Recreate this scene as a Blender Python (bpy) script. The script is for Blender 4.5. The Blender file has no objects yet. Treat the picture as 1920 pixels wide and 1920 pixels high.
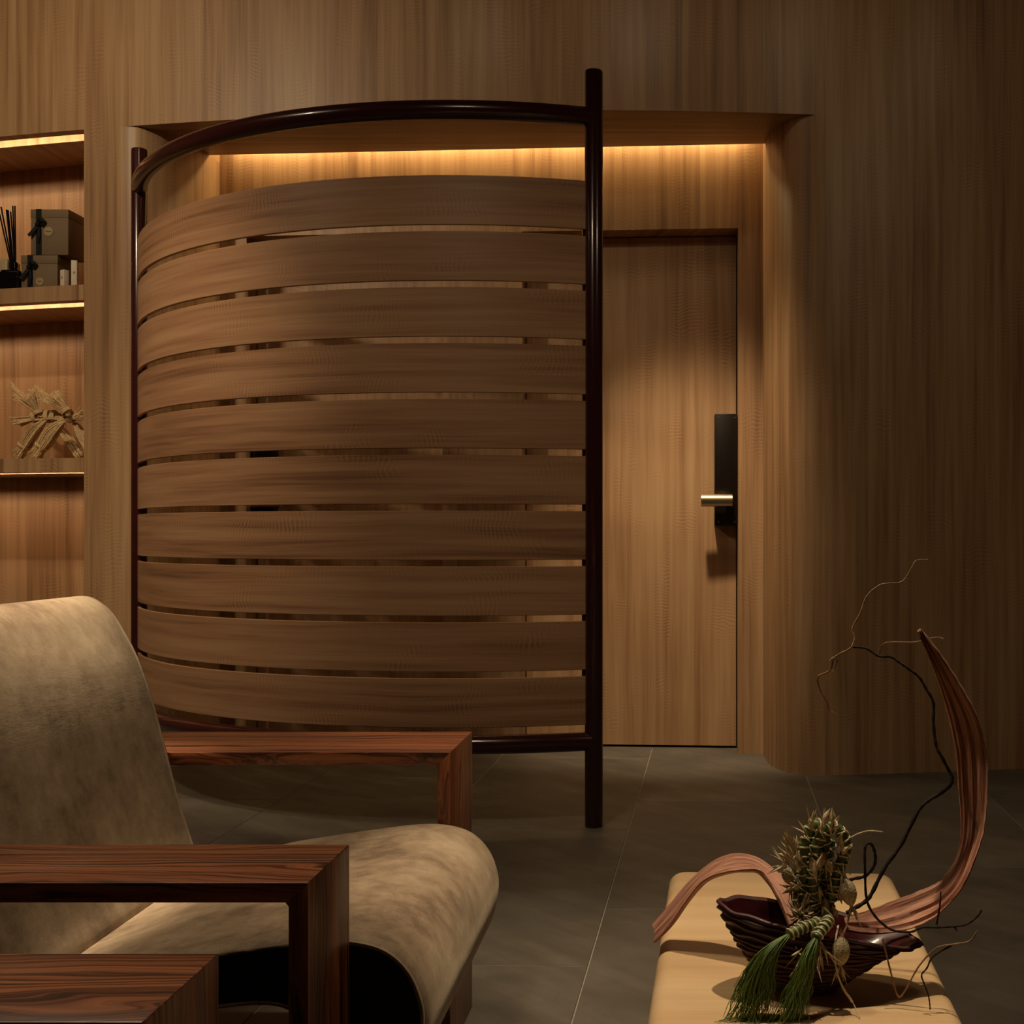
import bpy, bmesh, math, random
from mathutils import Vector, Matrix

random.seed(7)
S = bpy.context.scene
COL = S.collection

# ------------------------------------------------------------------ camera
F, CX, CY, H = 2350.0, 1280.0, 1000.0, 0.92      # focal length / principal point (pixels of 1920), eye height
cam_d = bpy.data.cameras.new('camera')
cam_d.sensor_width = 36.0
cam_d.lens = F / 1920 * 36.0
cam_d.shift_x = -(CX - 960) / 1920
cam_d.shift_y = (CY - 960) / 1920
cam_d.clip_start = 0.02
cam = bpy.data.objects.new('camera', cam_d)
cam.location = (0, 0, H)
cam.rotation_euler = (math.pi / 2, 0, 0)
COL.objects.link(cam)
S.camera = cam

# ------------------------------------------------------------------ world, colour management
S.view_settings.view_transform = 'Standard'
S.view_settings.look = 'None'
S.view_settings.exposure = 0.0
S.view_settings.gamma = 1.0
S.view_settings.use_curve_mapping = False
w = bpy.data.worlds.new('world')
S.world = w
w.use_nodes = True
w.node_tree.nodes['Background'].inputs[0].default_value = (1.0, 0.75, 0.5, 1)
w.node_tree.nodes['Background'].inputs[1].default_value = 0.005
S.cycles.sample_clamp_indirect = 3.0
S.cycles.max_bounces = 6
S.cycles.diffuse_bounces = 4
S.cycles.glossy_bounces = 3
S.cycles.adaptive_threshold = 0.02

# ------------------------------------------------------------------ lamps in the ceiling, some of them added fill
CEIL = 3.15
def spot(loc, target, power, size, blend=0.6, radius=0.03, col=(1.0, 0.79, 0.53)):
    l = bpy.data.lights.new('ceiling_spot_or_fill', 'SPOT')
    l.energy = power
    l.color = col
    l.spot_size = math.radians(size)
    l.spot_blend = blend
    l.shadow_soft_size = radius
    o = bpy.data.objects.new('ceiling_spot_or_fill', l)
    o.location = loc
    o.rotation_euler = (Vector(target) - Vector(loc)).to_track_quat('-Z', 'Y').to_euler()
    COL.objects.link(o)
    return o
spot((-0.12, 4.10, 3.12), (0.00, 5.16, 0.95), 270, 36, 0.85, 0.09)     # over the doors
spot((-2.75, 2.70, 3.12), (-2.80, 5.0, 2.0), 122, 120, 1.0, 0.05)       # wall washer by the shelves
for lx, lp in ((-1.75, 2.2), (-0.95, 3.6), (-0.15, 4.2), (0.65, 3.2), (1.45, 2.0)):                 # added small spots, aimed to brighten the band above the opening evenly
    spot((lx, 3.85, 3.12), (lx, 4.80, 2.72), lp, 104, 1.0, 0.06)
spot((-1.85, 2.65, 3.12), (-1.98, 4.35, 0.85), 105, 50, 1.0, 0.04)        # left end of the screen
spot((-1.62, 1.95, 3.12), (-1.16, 1.95, 0.78), 760, 19, 1.0, 0.04)     # armchair back
spot((0.15, 1.95, 3.12), (-0.345, 1.90, 0.36), 300, 15, 1.0, 0.03)     # front of the armchair seat
spot((-0.10, 2.60, 3.12), (-0.22, 2.55, 0.0), 170, 27, 1.0, 0.04)      # floor between the seats
spot((0.18, 1.74, 3.12), (0.17, 1.60, 0.35), 185, 24, 0.7, 0.03)       # low table
spot((-0.9, 1.65, 3.12), (-0.8, 1.9, 0.0), 104, 160, 1.0, 0.15)        # added wide fill lamp over the seats, lifts the overall level
spot((1.60, 2.20, 3.12), (1.6, 3.4, 0.0), 40, 160, 1.0, 0.15)  # added wide fill lamp, brightens the right-hand wall

LED = (1.0, 0.79, 0.40)

# ------------------------------------------------------------------ helpers
def at(x, y, d):
    """room point seen at photo position x, y at distance d from the camera plane"""
    return Vector(((x - CX) / F * d, d, H - (y - CY) / F * d))

def tag(o, label=None, cat=None, group=None, kind=None):
    if label: o['label'] = label
    if cat: o['category'] = cat
    if group: o['group'] = group
    if kind: o['kind'] = kind
    return o

def empty(name, loc=(0, 0, 0)):
    o = bpy.data.objects.new(name, None)
    o.location = loc
    o.empty_display_size = 0.05
    COL.objects.link(o)
    return o

def link(name, me, mat, parent=None, smooth=True):
    if mat and not me.materials:
        me.materials.append(mat)
    if smooth and len(me.polygons):
        me.polygons.foreach_set('use_smooth', [True] * len(me.polygons))
    o = bpy.data.objects.new(name, me)
    COL.objects.link(o)
    if parent:
        o.parent = parent
        o.matrix_parent_inverse = Matrix.Translation(-parent_origin(parent))
    return o

def parent_origin(p):
    return Vector((0, 0, 0)) if p.parent else p.location.copy()

def mesh(name, V, Fs, mat, parent=None, smooth=True, uv=None, sharp=None):
    me = bpy.data.meshes.new(name)
    me.from_pydata([tuple(v) for v in V], [], Fs)
    if uv:
        lay = me.uv_layers.new(name='UVMap')
        k = 0
        for fu in uv:
            for c in fu:
                lay.data[k].uv = c
                k += 1
    me.update()
    if sharp:
        me.polygons.foreach_set('use_smooth', [True] * len(me.polygons))
        me.set_sharp_from_angle(angle=math.radians(sharp))
        smooth = False
    return link(name, me, mat, parent, smooth)

def bm_obj(name, bm, mat, parent=None, smooth=False, sharp=None):
    bmesh.ops.recalc_face_normals(bm, faces=bm.faces)
    me = bpy.data.meshes.new(name)
    bm.to_mesh(me)
    bm.free()
    if sharp:
        me.polygons.foreach_set('use_smooth', [True] * len(me.polygons))
        me.set_sharp_from_angle(angle=math.radians(sharp))
    return link(name, me, mat, parent, smooth)

def bm_box(bm, x0, x1, y0, y1, z0, z1):
    r = bmesh.ops.create_cube(bm, size=1.0)
    for v in r['verts']:
        v.co = Vector(((x0 + x1) / 2 + v.co.x * (x1 - x0), (y0 + y1) / 2 + v.co.y * (y1 - y0), (z0 + z1) / 2 + v.co.z * (z1 - z0)))
    return r['verts']

def box(name, x0, x1, y0, y1, z0, z1, mat, parent=None, bevel=0.0, seg=2, rot=None):
    bm = bmesh.new()
    bm_box(bm, x0, x1, y0, y1, z0, z1)
    if bevel:
        bmesh.ops.bevel(bm, geom=bm.edges[:], offset=bevel, segments=seg, affect='EDGES', profile=0.5)
    if rot:
        bmesh.ops.rotate(bm, verts=bm.verts, cent=rot[0], matrix=Matrix.Rotation(rot[1], 3, 'Z'))
    return bm_obj(name, bm, mat, parent, sharp=40 if bevel else None)

def prism(name, poly, y0, y1, mat, parent=None, bevel=0.0, seg=2):
    """polygon in X-Z pushed along Y"""
    bm = bmesh.new()
    a = [bm.verts.new((x, y0, z)) for x, z in poly]
    b = [bm.verts.new((x, y1, z)) for x, z in poly]
    bm.faces.new(a)
    bm.faces.new(b[::-1])
    n = len(poly)
    for i in range(n):
        bm.faces.new((a[i], b[i], b[(i + 1) % n], a[(i + 1) % n]))
    bmesh.ops.recalc_face_normals(bm, faces=bm.faces)
    if bevel:
        bmesh.ops.bevel(bm, geom=[e for e in bm.edges], offset=bevel, segments=seg, affect='EDGES', profile=0.5)
    return bm_obj(name, bm, mat, parent, sharp=35)

def catmull(P, n=6, closed=False):
    P = [Vector(p) for p in P]
    out = []
    m = len(P)
    rng = range(m) if closed else range(m - 1)
    for i in rng:
        if closed:
            p0, p1, p2, p3 = P[(i - 1) % m], P[i], P[(i + 1) % m], P[(i + 2) % m]
        else:
            p1, p2 = P[i], P[i + 1]
            p0 = P[i - 1] if i else p1 * 2 - p2
            p3 = P[i + 2] if i + 2 < m else p2 * 2 - p1
        for k in range(n):
            t = k / n
            out.append(0.5 * ((2 * p1) + (p2 - p0) * t + (2 * p0 - 5 * p1 + 4 * p2 - p3) * t * t + (3 * p1 - p0 - 3 * p2 + p3) * t ** 3))
    if not closed:
        out.append(P[-1].copy())
    return out

def tube_data(P, R, n=8, V=None, Fs=None, cap=True, closed=False):
    V = [] if V is None else V
    Fs = [] if Fs is None else Fs
    P = [Vector(p) for p in P]
    m = len(P)
    if not hasattr(R, '__len__'):
        R = [R] * m
    base = len(V)
    up = None
    for i in range(m):
        if closed:
            t = P[(i + 1) % m] - P[i - 1]
        else:
            t = P[min(i + 1, m - 1)] - P[max(i - 1, 0)]
        if t.length < 1e-9:
            t = Vector((0, 0, 1))
        t.normalize()
        if up is None:
            up = Vector((0, 0, 1)) if abs(t.z) < 0.9 else Vector((1, 0, 0))
        up = (up - t * up.dot(t))
        if up.length < 1e-6:
            up = t.orthogonal()
        up.normalize()
        s = t.cross(up)
        for k in range(n):
            a = 2 * math.pi * k / n
            V.append(P[i] + (up * math.cos(a) + s * math.sin(a)) * R[i])
    for i in range(m if closed else m - 1):
        j = (i + 1) % m
        for k in range(n):
            k2 = (k + 1) % n
            Fs.append((base + i * n + k, base + j * n + k, base + j * n + k2, base + i * n + k2))
    if cap and not closed:
        Fs.append(tuple(base + k for k in range(n)))
        Fs.append(tuple(base + (m - 1) * n + k for k in reversed(range(n))))
    return V, Fs

def tube(name, P, R, mat, parent=None, n=10, closed=False):
    V, Fs = tube_data(P, R, n, closed=closed)
    return mesh(name, V, Fs, mat, parent, sharp=60)

def lathe(name, prof, c, mat, parent=None, n=28):
    V, Fs = [], []
    for r, z in prof:
        for k in range(n):
            a = 2 * math.pi * k / n
            V.append((c[0] + r * math.cos(a), c[1] + r * math.sin(a), c[2] + z))
    for i in range(len(prof) - 1):
        for k in range(n):
            k2 = (k + 1) % n
            Fs.append((i * n + k, i * n + k2, (i + 1) * n + k2, (i + 1) * n + k))
    Fs.append(tuple(reversed(range(n))))
    Fs.append(tuple((len(prof) - 1) * n + k for k in range(n)))
    return mesh(name, V, Fs, mat, parent, sharp=35)

# ------------------------------------------------------------------ materials
def new_mat(name):
    m = bpy.data.materials.new(name)
    m.use_nodes = True
    nt = m.node_tree
    return m, nt, nt.nodes['Principled BSDF']

class NB:
    """small node-wiring helper"""
    def __init__(s, nt): s.nt = nt
    def n(s, typ, **kw):
        x = s.nt.nodes.new(typ)
        for k, v in kw.items(): setattr(x, k, v)
        return x
    def m(s, op, a, b=None, c=None):
        x = s.n('ShaderNodeMath', operation=op)
        for i, v in enumerate((a, b, c)):
            if v is None: continue
            if isinstance(v, (int, float)): x.inputs[i].default_value = v
            else: s.nt.links.new(v, x.inputs[i])
        return x.outputs[0]
    def xyz(s, a, b, c):
        x = s.n('ShaderNodeCombineXYZ')
        for i, v in enumerate((a, b, c)):
            if isinstance(v, (int, float)): x.inputs[i].default_value = v
            else: s.nt.links.new(v, x.inputs[i])
        return x.outputs[0]
    def noise(s, vec, scale=1.0, detail=3.0, rough=0.55):
        x = s.n('ShaderNodeTexNoise')
        x.inputs['Scale'].default_value = scale
        x.inputs['Detail'].default_value = detail
        x.inputs['Roughness'].default_value = rough
        s.nt.links.new(vec, x.inputs['Vector'])
        return x.outputs[0]
    def ramp(s, fac, stops):
        x = s.n('ShaderNodeValToRGB')
        e = x.color_ramp.elements
        while len(e) < len(stops): e.new(0.5)
        for k, (p, c) in enumerate(stops):
            e[k].position = p
            e[k].color = (c[0], c[1], c[2], 1)
        s.nt.links.new(fac, x.inputs[0])
        return x.outputs[0]
    def mix(s, fac, a, b, blend='MIX'):
        x = s.n('ShaderNodeMix', data_type='RGBA', blend_type=blend)
        for k, v in ((0, fac), (6, a), (7, b)):
            if isinstance(v, (int, float)): x.inputs[k].default_value = v
            elif isinstance(v, tuple): x.inputs[k].default_value = (*v, 1)
            else: s.nt.links.new(v, x.inputs[k])
        return x.outputs[2]
    def smooth(s, v, lo, hi):
        x = s.n('ShaderNodeMapRange', interpolation_type='SMOOTHSTEP')
        s.nt.links.new(v, x.inputs[0])
        x.inputs[1].default_value = lo
        x.inputs[2].default_value = hi
        return x.outputs[0]
    def bump(s, h, strength, dist, bsdf):
        x = s.n('ShaderNodeBump')
        x.inputs['Strength'].default_value = strength
        x.inputs['Distance'].default_value = dist
        s.nt.links.new(h, x.inputs['Height'])
        s.nt.links.new(x.outputs[0], bsdf.inputs['Normal'])

def figured_wood(name, along='v', light=(0.46, 0.285, 0.15), mid=(0.36, 0.205, 0.10), dark=(0.22, 0.115, 0.055), leaf=0.17, rough=0.42, ripple=0.13, streak=0.8):
    """veneer with straight grain and cross-grain ripple; UV in metres"""
    m, nt, b = new_mat(name)
    N = NB(nt)
    tc = N.n('ShaderNodeTexCoord')
    sp = N.n('ShaderNodeSeparateXYZ')
    nt.links.new(tc.outputs['UV'], sp.inputs[0])
    U, Vv = sp.outputs[0], sp.outputs[1]
    a, c = (Vv, U) if along == 'v' else (U, Vv)
    lf = N.m('FLOOR', N.m('DIVIDE', c, leaf))
    wn = N.n('ShaderNodeTexWhiteNoise', noise_dimensions='1D')
    nt.links.new(lf, wn.inputs['W'])
    off = N.m('MULTIPLY', wn.outputs[0], 9.0)
    a2 = N.m('ADD', a, off)
    wob = N.noise(N.xyz(N.m('MULTIPLY', c, 5.0), N.m('MULTIPLY', a2, 1.2), off), 1.0, 2.0)
    c2 = N.m('ADD', c, N.m('MULTIPLY', wob, 0.035))
    fine = N.noise(N.xyz(N.m('MULTIPLY', c2, 260.0), N.m('MULTIPLY', a2, 3.0), off), 1.0, 4.0, 0.6)
    band = N.noise(N.xyz(N.m('MULTIPLY', c2, 34.0), N.m('MULTIPLY', a2, 0.9), off), 1.0, 3.0, 0.6)
    broad = N.noise(N.xyz(N.m('MULTIPLY', c, 6.0), N.m('MULTIPLY', a2, 0.8), off), 1.0, 2.0)
    ph = N.noise(N.xyz(N.m('MULTIPLY', c, 6.0), N.m('MULTIPLY', a2, 2.5), off), 1.0, 3.0)
    rip = N.m('SINE', N.m('ADD', N.m('MULTIPLY', a2, 440.0), N.m('MULTIPLY', ph, 60.0)))
    msk = N.smooth(N.noise(N.xyz(N.m('MULTIPLY', c, 8.0), N.m('MULTIPLY', a2, 4.0), N.m('ADD', off, 4.0)), 1.0, 2.0), 0.48, 0.72)
    v = N.m('ADD', N.m('MULTIPLY', N.m('SUBTRACT', band, 0.5), streak), N.m('ADD', N.m('MULTIPLY', N.m('SUBTRACT', fine, 0.5), 0.25), N.m('MULTIPLY', N.m('SUBTRACT', broad, 0.5), 0.55)))
    v = N.m('ADD', v, 0.5)
    v = N.m('ADD', v, N.m('MULTIPLY', N.m('MULTIPLY', rip, msk), ripple * 0.5))
    v = N.m('ADD', v, N.m('MULTIPLY', N.m('SUBTRACT', wn.outputs[0], 0.5), 0.07))
    col = N.ramp(v, [(0.26, dark), (0.46, mid), (0.68, light)])
    nt.links.new(col, b.inputs['Base Color'])
    b.inputs['Roughness'].default_value = rough
    b.inputs['Specular IOR Level'].default_value = 0.35
    return m

def rosewood(name, axis):
    m, nt, b = new_mat(name)
    N = NB(nt)
    tc = N.n('ShaderNodeTexCoord')
    sp = N.n('ShaderNodeSeparateXYZ')
    nt.links.new(tc.outputs['Object'], sp.inputs[0])
    X, Y, Z = sp.outputs
    a, c, e = (X, Y, Z) if axis == 'x' else (Z, Y, X)
    wob = N.noise(N.xyz(N.m('MULTIPLY', a, 2.2), N.m('MULTIPLY', c, 9.0), N.m('MULTIPLY', e, 9.0)), 1.0, 2.5)
    c2 = N.m('ADD', c, N.m('MULTIPLY', wob, 0.11))
    ring = N.noise(N.xyz(N.m('MULTIPLY', a, 0.5), N.m('MULTIPLY', c2, 170.0), N.m('MULTIPLY', e, 30.0)), 1.0, 4.0, 0.62)
    fine = N.noise(N.xyz(N.m('MULTIPLY', a, 14.0), N.m('MULTIPLY', c2, 600.0), N.m('MULTIPLY', e, 300.0)), 1.0, 2.0)
    v = N.m('ADD', N.m('MULTIPLY', ring, 0.8), N.m('MULTIPLY', fine, 0.2))
    col = N.ramp(v, [(0.37, (0.020, 0.007, 0.005)), (0.44, (0.090, 0.028, 0.015)), (0.51, (0.27, 0.084, 0.034)), (0.66, (0.43, 0.162, 0.066))])
    nt.links.new(col, b.inputs['Base Color'])
    b.inputs['Roughness'].default_value = 0.38
    b.inputs['Coat Weight'].default_value = 0.15
    b.inputs['Coat Roughness'].default_value = 0.2
    N.bump(fine, 0.05, 0.001, b)
    return m

def leather_mat(name, base, dark, light):
    m, nt, b = new_mat(name)
    N = NB(nt)
    tc = N.n('ShaderNodeTexCoord')
    o = tc.outputs['Object']
    big = N.noise(o, 5.0, 5.0, 0.6)
    med = N.noise(o, 34.0, 4.0, 0.65)
    fine = N.noise(o, 420.0, 2.0)
    sp = N.n('ShaderNodeSeparateXYZ')
    nt.links.new(o, sp.inputs[0])
    wr = N.noise(N.xyz(N.m('MULTIPLY', sp.outputs[0], 22.0), N.m('MULTIPLY', sp.outputs[1], 9.0), N.m('MULTIPLY', sp.outputs[2], 30.0)), 1.0, 5.0, 0.7)
    v = N.m('ADD', N.m('MULTIPLY', big, 0.6), N.m('ADD', N.m('MULTIPLY', med, 0.28), N.m('MULTIPLY', fine, 0.12)))
    nt.links.new(N.ramp(v, [(0.40, dark), (0.5, base), (0.62, light)]), b.inputs['Base Color'])
    b.inputs['Roughness'].default_value = 0.62
    b.inputs['Specular IOR Level'].default_value = 0.3
    b.inputs['Sheen Weight'].default_value = 0.25
    b.inputs['Sheen Roughness'].default_value = 0.4
    b.inputs['Sheen Tint'].default_value = (0.9, 0.75, 0.55, 1)
    N.bump(N.m('ADD', N.m('MULTIPLY', wr, 0.8), N.m('MULTIPLY', fine, 0.12)), 0.22, 0.004, b)
    return m

def plain(name, col, rough=0.5, metal=0.0, spec=0.5, coat=0.0, var=0.15, scale=60.0, bump=0.0):
    m, nt, b = new_mat(name)
    N = NB(nt)
    tc = N.n('ShaderNodeTexCoord')
    v = N.noise(tc.outputs['Object'], scale, 3.0)
    lo = tuple(c * (1 - var) for c in col)
    hi = tuple(min(1, c * (1 + var)) for c in col)
    nt.links.new(N.ramp(v, [(0.3, lo), (0.7, hi)]), b.inputs['Base Color'])
    b.inputs['Roughness'].default_value = rough
    b.inputs['Metallic'].default_value = metal
    b.inputs['Specular IOR Level'].default_value = spec
    b.inputs['Coat Weight'].default_value = coat
    b.inputs['Coat Roughness'].default_value = 0.06
    if bump: N.bump(v, bump, 0.002, b)
    return m

def stone_mat(name):
    m, nt, b = new_mat(name)
    N = NB(nt)
    tc = N.n('ShaderNodeTexCoord')
    oi = N.n('ShaderNodeObjectInfo')
    o = tc.outputs['Object']
    vadd = N.n('ShaderNodeVectorMath', operation='ADD')
    nt.links.new(o, vadd.inputs[0])
    sh = N.m('MULTIPLY', oi.outputs['Random'], 20.0)
    nt.links.new(N.xyz(sh, sh, 0.0), vadd.inputs[1])
    p = vadd.outputs[0]
    big = N.noise(p, 2.6, 6.0, 0.62)
    sp = N.n('ShaderNodeSeparateXYZ')
    nt.links.new(p, sp.inputs[0])
    dia = N.noise(N.xyz(N.m('MULTIPLY', N.m('ADD', sp.outputs[0], sp.outputs[1]), 7.0), N.m('MULTIPLY', N.m('SUBTRACT', sp.outputs[0], sp.outputs[1]), 1.1), 0.0), 1.0, 5.0, 0.65)
    grit = N.noise(p, 330.0, 3.0, 0.7)
    v = N.m('ADD', N.m('MULTIPLY', big, 0.40), N.m('ADD', N.m('MULTIPLY', dia, 0.35), N.m('MULTIPLY', grit, 0.25)))
    nt.links.new(N.ramp(v, [(0.34, (0.070, 0.059, 0.046)), (0.5, (0.130, 0.112, 0.089)), (0.68, (0.23, 0.20, 0.16))]), b.inputs['Base Color'])
    b.inputs['Roughness'].default_value = 0.5
    b.inputs['Specular IOR Level'].default_value = 0.4
    N.bump(N.m('ADD', N.m('MULTIPLY', dia, 0.6), N.m('MULTIPLY', grit, 0.25)), 0.35, 0.004, b)
    return m

def bark_mat(name):
    m, nt, b = new_mat(name)
    N = NB(nt)
    tc = N.n('ShaderNodeTexCoord')
    sp = N.n('ShaderNodeSeparateXYZ')
    nt.links.new(tc.outputs['UV'], sp.inputs[0])
    g = N.noise(N.xyz(N.m('MULTIPLY', sp.outputs[0], 14.0), N.m('MULTIPLY', sp.outputs[1], 3.0), 0.0), 1.0, 5.0, 0.65)
    g2 = N.noise(N.xyz(N.m('MULTIPLY', sp.outputs[0], 60.0), N.m('MULTIPLY', sp.outputs[1], 6.0), 1.0), 1.0, 2.0)
    v = N.m('ADD', N.m('MULTIPLY', g, 0.75), N.m('MULTIPLY', g2, 0.25))
    nt.links.new(N.ramp(v, [(0.34, (0.17, 0.06, 0.04)), (0.5, (0.40, 0.185, 0.12)), (0.7, (0.60, 0.35, 0.23))]), b.inputs['Base Color'])
    b.inputs['Roughness'].default_value = 0.7
    N.bump(v, 0.5, 0.003, b)
    return m

def emit(name, col, strength):
    m, nt, b = new_mat(name)
    b.inputs['Base Color'].default_value = (0.8, 0.7, 0.5, 1)
    b.inputs['Emission Color'].default_value = (*col, 1)
    b.inputs['Emission Strength'].default_value = strength
    return m

M_WALL = figured_wood('figured_veneer_upright', 'v')
M_SLAT = figured_wood('figured_veneer_level', 'u', leaf=0.9, streak=0.95, ripple=0.16, light=(0.44, 0.252, 0.138), mid=(0.345, 0.182, 0.096), dark=(0.20, 0.095, 0.05))
M_TABLE = figured_wood('pale_maple', 'v', light=(0.70, 0.50, 0.29), mid=(0.62, 0.42, 0.23), dark=(0.50, 0.32, 0.17), leaf=5.0, rough=0.35, ripple=0.03, streak=0.5)
M_ROSE_X = rosewood('rosewood_level_grain', 'x')
M_ROSE_Z = rosewood('rosewood_upright_grain', 'z')
M_LEATHER = leather_mat('taupe_nubuck_leather', (0.250, 0.180, 0.118), (0.135, 0.092, 0.058), (0.37, 0.285, 0.195))
M_BLACKFAB = plain('black_side_cloth', (0.012, 0.011, 0.010), 0.85, var=0.3, scale=400)
M_LACQUER = plain('burgundy_lacquer', (0.040, 0.0085, 0.0085), 0.22, spec=0.45, coat=0.3, var=0.1, scale=8)
M_STONE = stone_mat('grey_slate_tile')
M_GROUT = plain('pale_grout', (0.36, 0.33, 0.27), 0.9, scale=200)
M_CEIL = plain('ceiling_paint', (0.20, 0.15, 0.10), 0.9, scale=4)
M_BRONZE = plain('dark_bronze', (0.020, 0.014, 0.010), 0.35, 0.6, scale=90)
M_BRASS = plain('satin_nickel_brass', (0.55, 0.44, 0.28), 0.32, 1.0, scale=200, var=0.05)
M_BOX = plain('olive_card', (0.155, 0.100, 0.048), 0.7, scale=120, var=0.08)
M_LABEL = plain('gold_paper', (0.30, 0.21, 0.08), 0.5, scale=80)
M_INK = plain('dark_ink', (0.03, 0.02, 0.012), 0.7)
M_RIBBON = plain('black_satin', (0.005, 0.005, 0.005), 0.6, spec=0.15, scale=200)
M_BOTTLE = plain('black_glass', (0.004, 0.004, 0.005), 0.08, coat=0.6)
M_REED = plain('black_reed', (0.006, 0.004, 0.004), 0.8, spec=0.1)
M_CREAM = plain('cream_card', (0.62, 0.54, 0.42), 0.6, scale=100, var=0.06)
M_STRAW = plain('dry_straw', (0.70, 0.48, 0.25), 0.75, scale=260, var=0.5)
M_BOWL = plain('oxblood_ceramic', (0.060, 0.019, 0.017), 0.5, coat=0.08, scale=35, var=0.4, bump=0.3)
M_BOWLIN = plain('oxblood_glaze', (0.050, 0.006, 0.008), 0.28, coat=0.2, scale=20, var=0.3)
M_BARK = bark_mat('pink_brown_bark')
M_TWIG = plain('dark_twig', (0.020, 0.012, 0.009), 0.75, spec=0.2, scale=220, var=0.5, bump=0.4)
M_TWIGP = plain('pale_twig', (0.24, 0.13, 0.055), 0.6, scale=220, var=0.4)
M_STALK = plain('green_stalk', (0.060, 0.105, 0.022), 0.45, scale=120, var=0.35)
M_NEEDLE = plain('green_needle', (0.095, 0.155, 0.022), 0.5, scale=300, var=0.4)
M_RAFFIA = plain('raffia', (0.54, 0.45, 0.28), 0.7, scale=260, var=0.3)
M_SEED = plain('dry_seed_cone', (0.44, 0.36, 0.22), 0.8, scale=650, var=0.55, bump=0.9)
M_HUSK = plain('dry_husk', (0.46, 0.36, 0.21), 0.75, scale=200, var=0.4)
M_LED_N = emit('niche_light_strip', (1.0, 0.70, 0.42), 42.0)
M_LED_C = emit('cove_light_strip', LED, 40.0)

# ------------------------------------------------------------------ room shell
def W(X):                                    # gently bowed main wall, seen from above
    return 0.002556 * X ** 3 + 0.06564 * X * X + 0.0487 * X + 4.718
def BK(X):                                   # back wall of the door recess
    return 5.235 - 0.067 * (X - 0.28)
def LIP(X):                                  # inner edge of the recess soffit
    return 5.136 - 0.067 * X
SOF = 2.51                                   # soffit height
NX = -2.357                                  # right edge of the shelf niche
NIN = 0.43                                   # depth of the niche

def lin(a, b, n): return [a + (b - a) * i / n for i in range(n + 1)]

def wall_strip(plan, z0, z1, V, Fs, UVs, u0=0.0, flip=False):
    u = u0
    for i in range(len(plan) - 1):
        (x0, y0), (x1, y1) = plan[i], plan[i + 1]
        du = math.hypot(x1 - x0, y1 - y0)
        k = len(V)
        V += [(x0, y0, z0), (x1, y1, z0), (x1, y1, z1), (x0, y0, z1)]
        Fs.append((k, k + 1, k + 2, k + 3))
        UVs.append([(u, z0), (u + du, z0), (u + du, z1), (u, z1)])
        u += du
    return u

def merge(o, dist=0.0005, sharp=30):
    bm = bmesh.new()
    bm.from_mesh(o.data)
    bmesh.ops.remove_doubles(bm, verts=bm.verts, dist=dist)
    bm.to_mesh(o.data)
    bm.free()
    o.data.polygons.foreach_set('use_smooth', [True] * len(o.data.polygons))
    o.data.set_sharp_from_angle(angle=math.radians(sharp))
    return o

# main wall: band above, column beside the niche, right-hand wall, both with rounded returns into the recess
right_ret = [(0.3357, 5.30), (0.3357, 5.225), (0.335, 5.166), (0.341, 5.035), (0.357, 4.927), (0.397, 4.832), (0.447, 4.778), (0.505, W(0.505))]
right_ret = [(p.x, p.y) for p in catmull([(x, y, 0) for x, y in right_ret], 5)]
right_ret = [(x, y) for x, y in right_ret]
right_plan = right_ret[:-1] + [(x, W(x)) for x in lin(0.505, 3.6, 40)]
left_ret = [(-2.175, W(-2.175)), (-2.12, 4.905), (-2.06, 4.965), (-2.02, 5.06), (-1.998, 5.18), (-1.99, 5.30), (-1.99, 5.46)]
left_ret = [(p.x, p.y) for p in catmull([(x, y, 0) for x, y in left_ret], 5)]
def ulen(X):
    q = lin(-4.6, X, 60)
    return sum(math.hypot(b - a, W(b) - W(a)) for a, b in zip(q[:-1], q[1:]))
RL = sum(math.hypot(b[0] - a[0], b[1] - a[1]) for a, b in zip(right_ret[:-1], right_ret[1:]))
V, Fs, UVs = [], [], []
wall_strip([(x, W(x)) for x in lin(-4.6, 3.6, 96)], SOF, CEIL, V, Fs, UVs, 0.0)
wall_strip([(x, W(x)) for x in lin(NX, -2.175, 5)] + left_ret[1:], 0.0, SOF, V, Fs, UVs, ulen(NX))
wall_strip(left_ret[12:], SOF, SOF + 0.12, V, Fs, UVs, 2.3)
wall_strip(right_plan, 0.0, SOF, V, Fs, UVs, ulen(0.505) - RL)
wall_strip(right_ret[:20], SOF, SOF + 0.12, V, Fs, UVs, 4.83)
wb = merge(mesh('wall_front', V, Fs, M_WALL, uv=UVs))
tag(wb, 'bowed wall clad in brown figured wood veneer around the door recess', 'wall', kind='structure')

# doors recess: soffit, cove, back wall with two door openings
def soff_x(side, y):                          # x of the rounded return at distance y
    R = left_ret if side < 0 else right_ret[::-1]
    for (xa, ya), (xb, yb) in zip(R[:-1], R[1:]):
        if ya <= y <= yb:
            return xa + (xb - xa) * (y - ya) / max(1e-9, yb - ya)
    return R[0][0] if y < R[0][1] else R[-1][0]
V, Fs, UVs = [], [], []
n = 60
xs = lin(-2.16, 0.50, n)
rows = []
for x in xs:
    y0, y1 = W(x), LIP(x)
    rows.append([(x, y0 + (y1 - y0) * k / 8, SOF) for k in range(9)])
for i in range(n):
    for k in range(8):
        b = len(V)
        q = [rows[i][k], rows[i + 1][k], rows[i + 1][k + 1], rows[i][k + 1]]
        V += q
        Fs.append((b, b + 3, b + 2, b + 1))
        UVs.append([(p[1], p[0]) for p in (q[0], q[3], q[2], q[1])])
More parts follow.
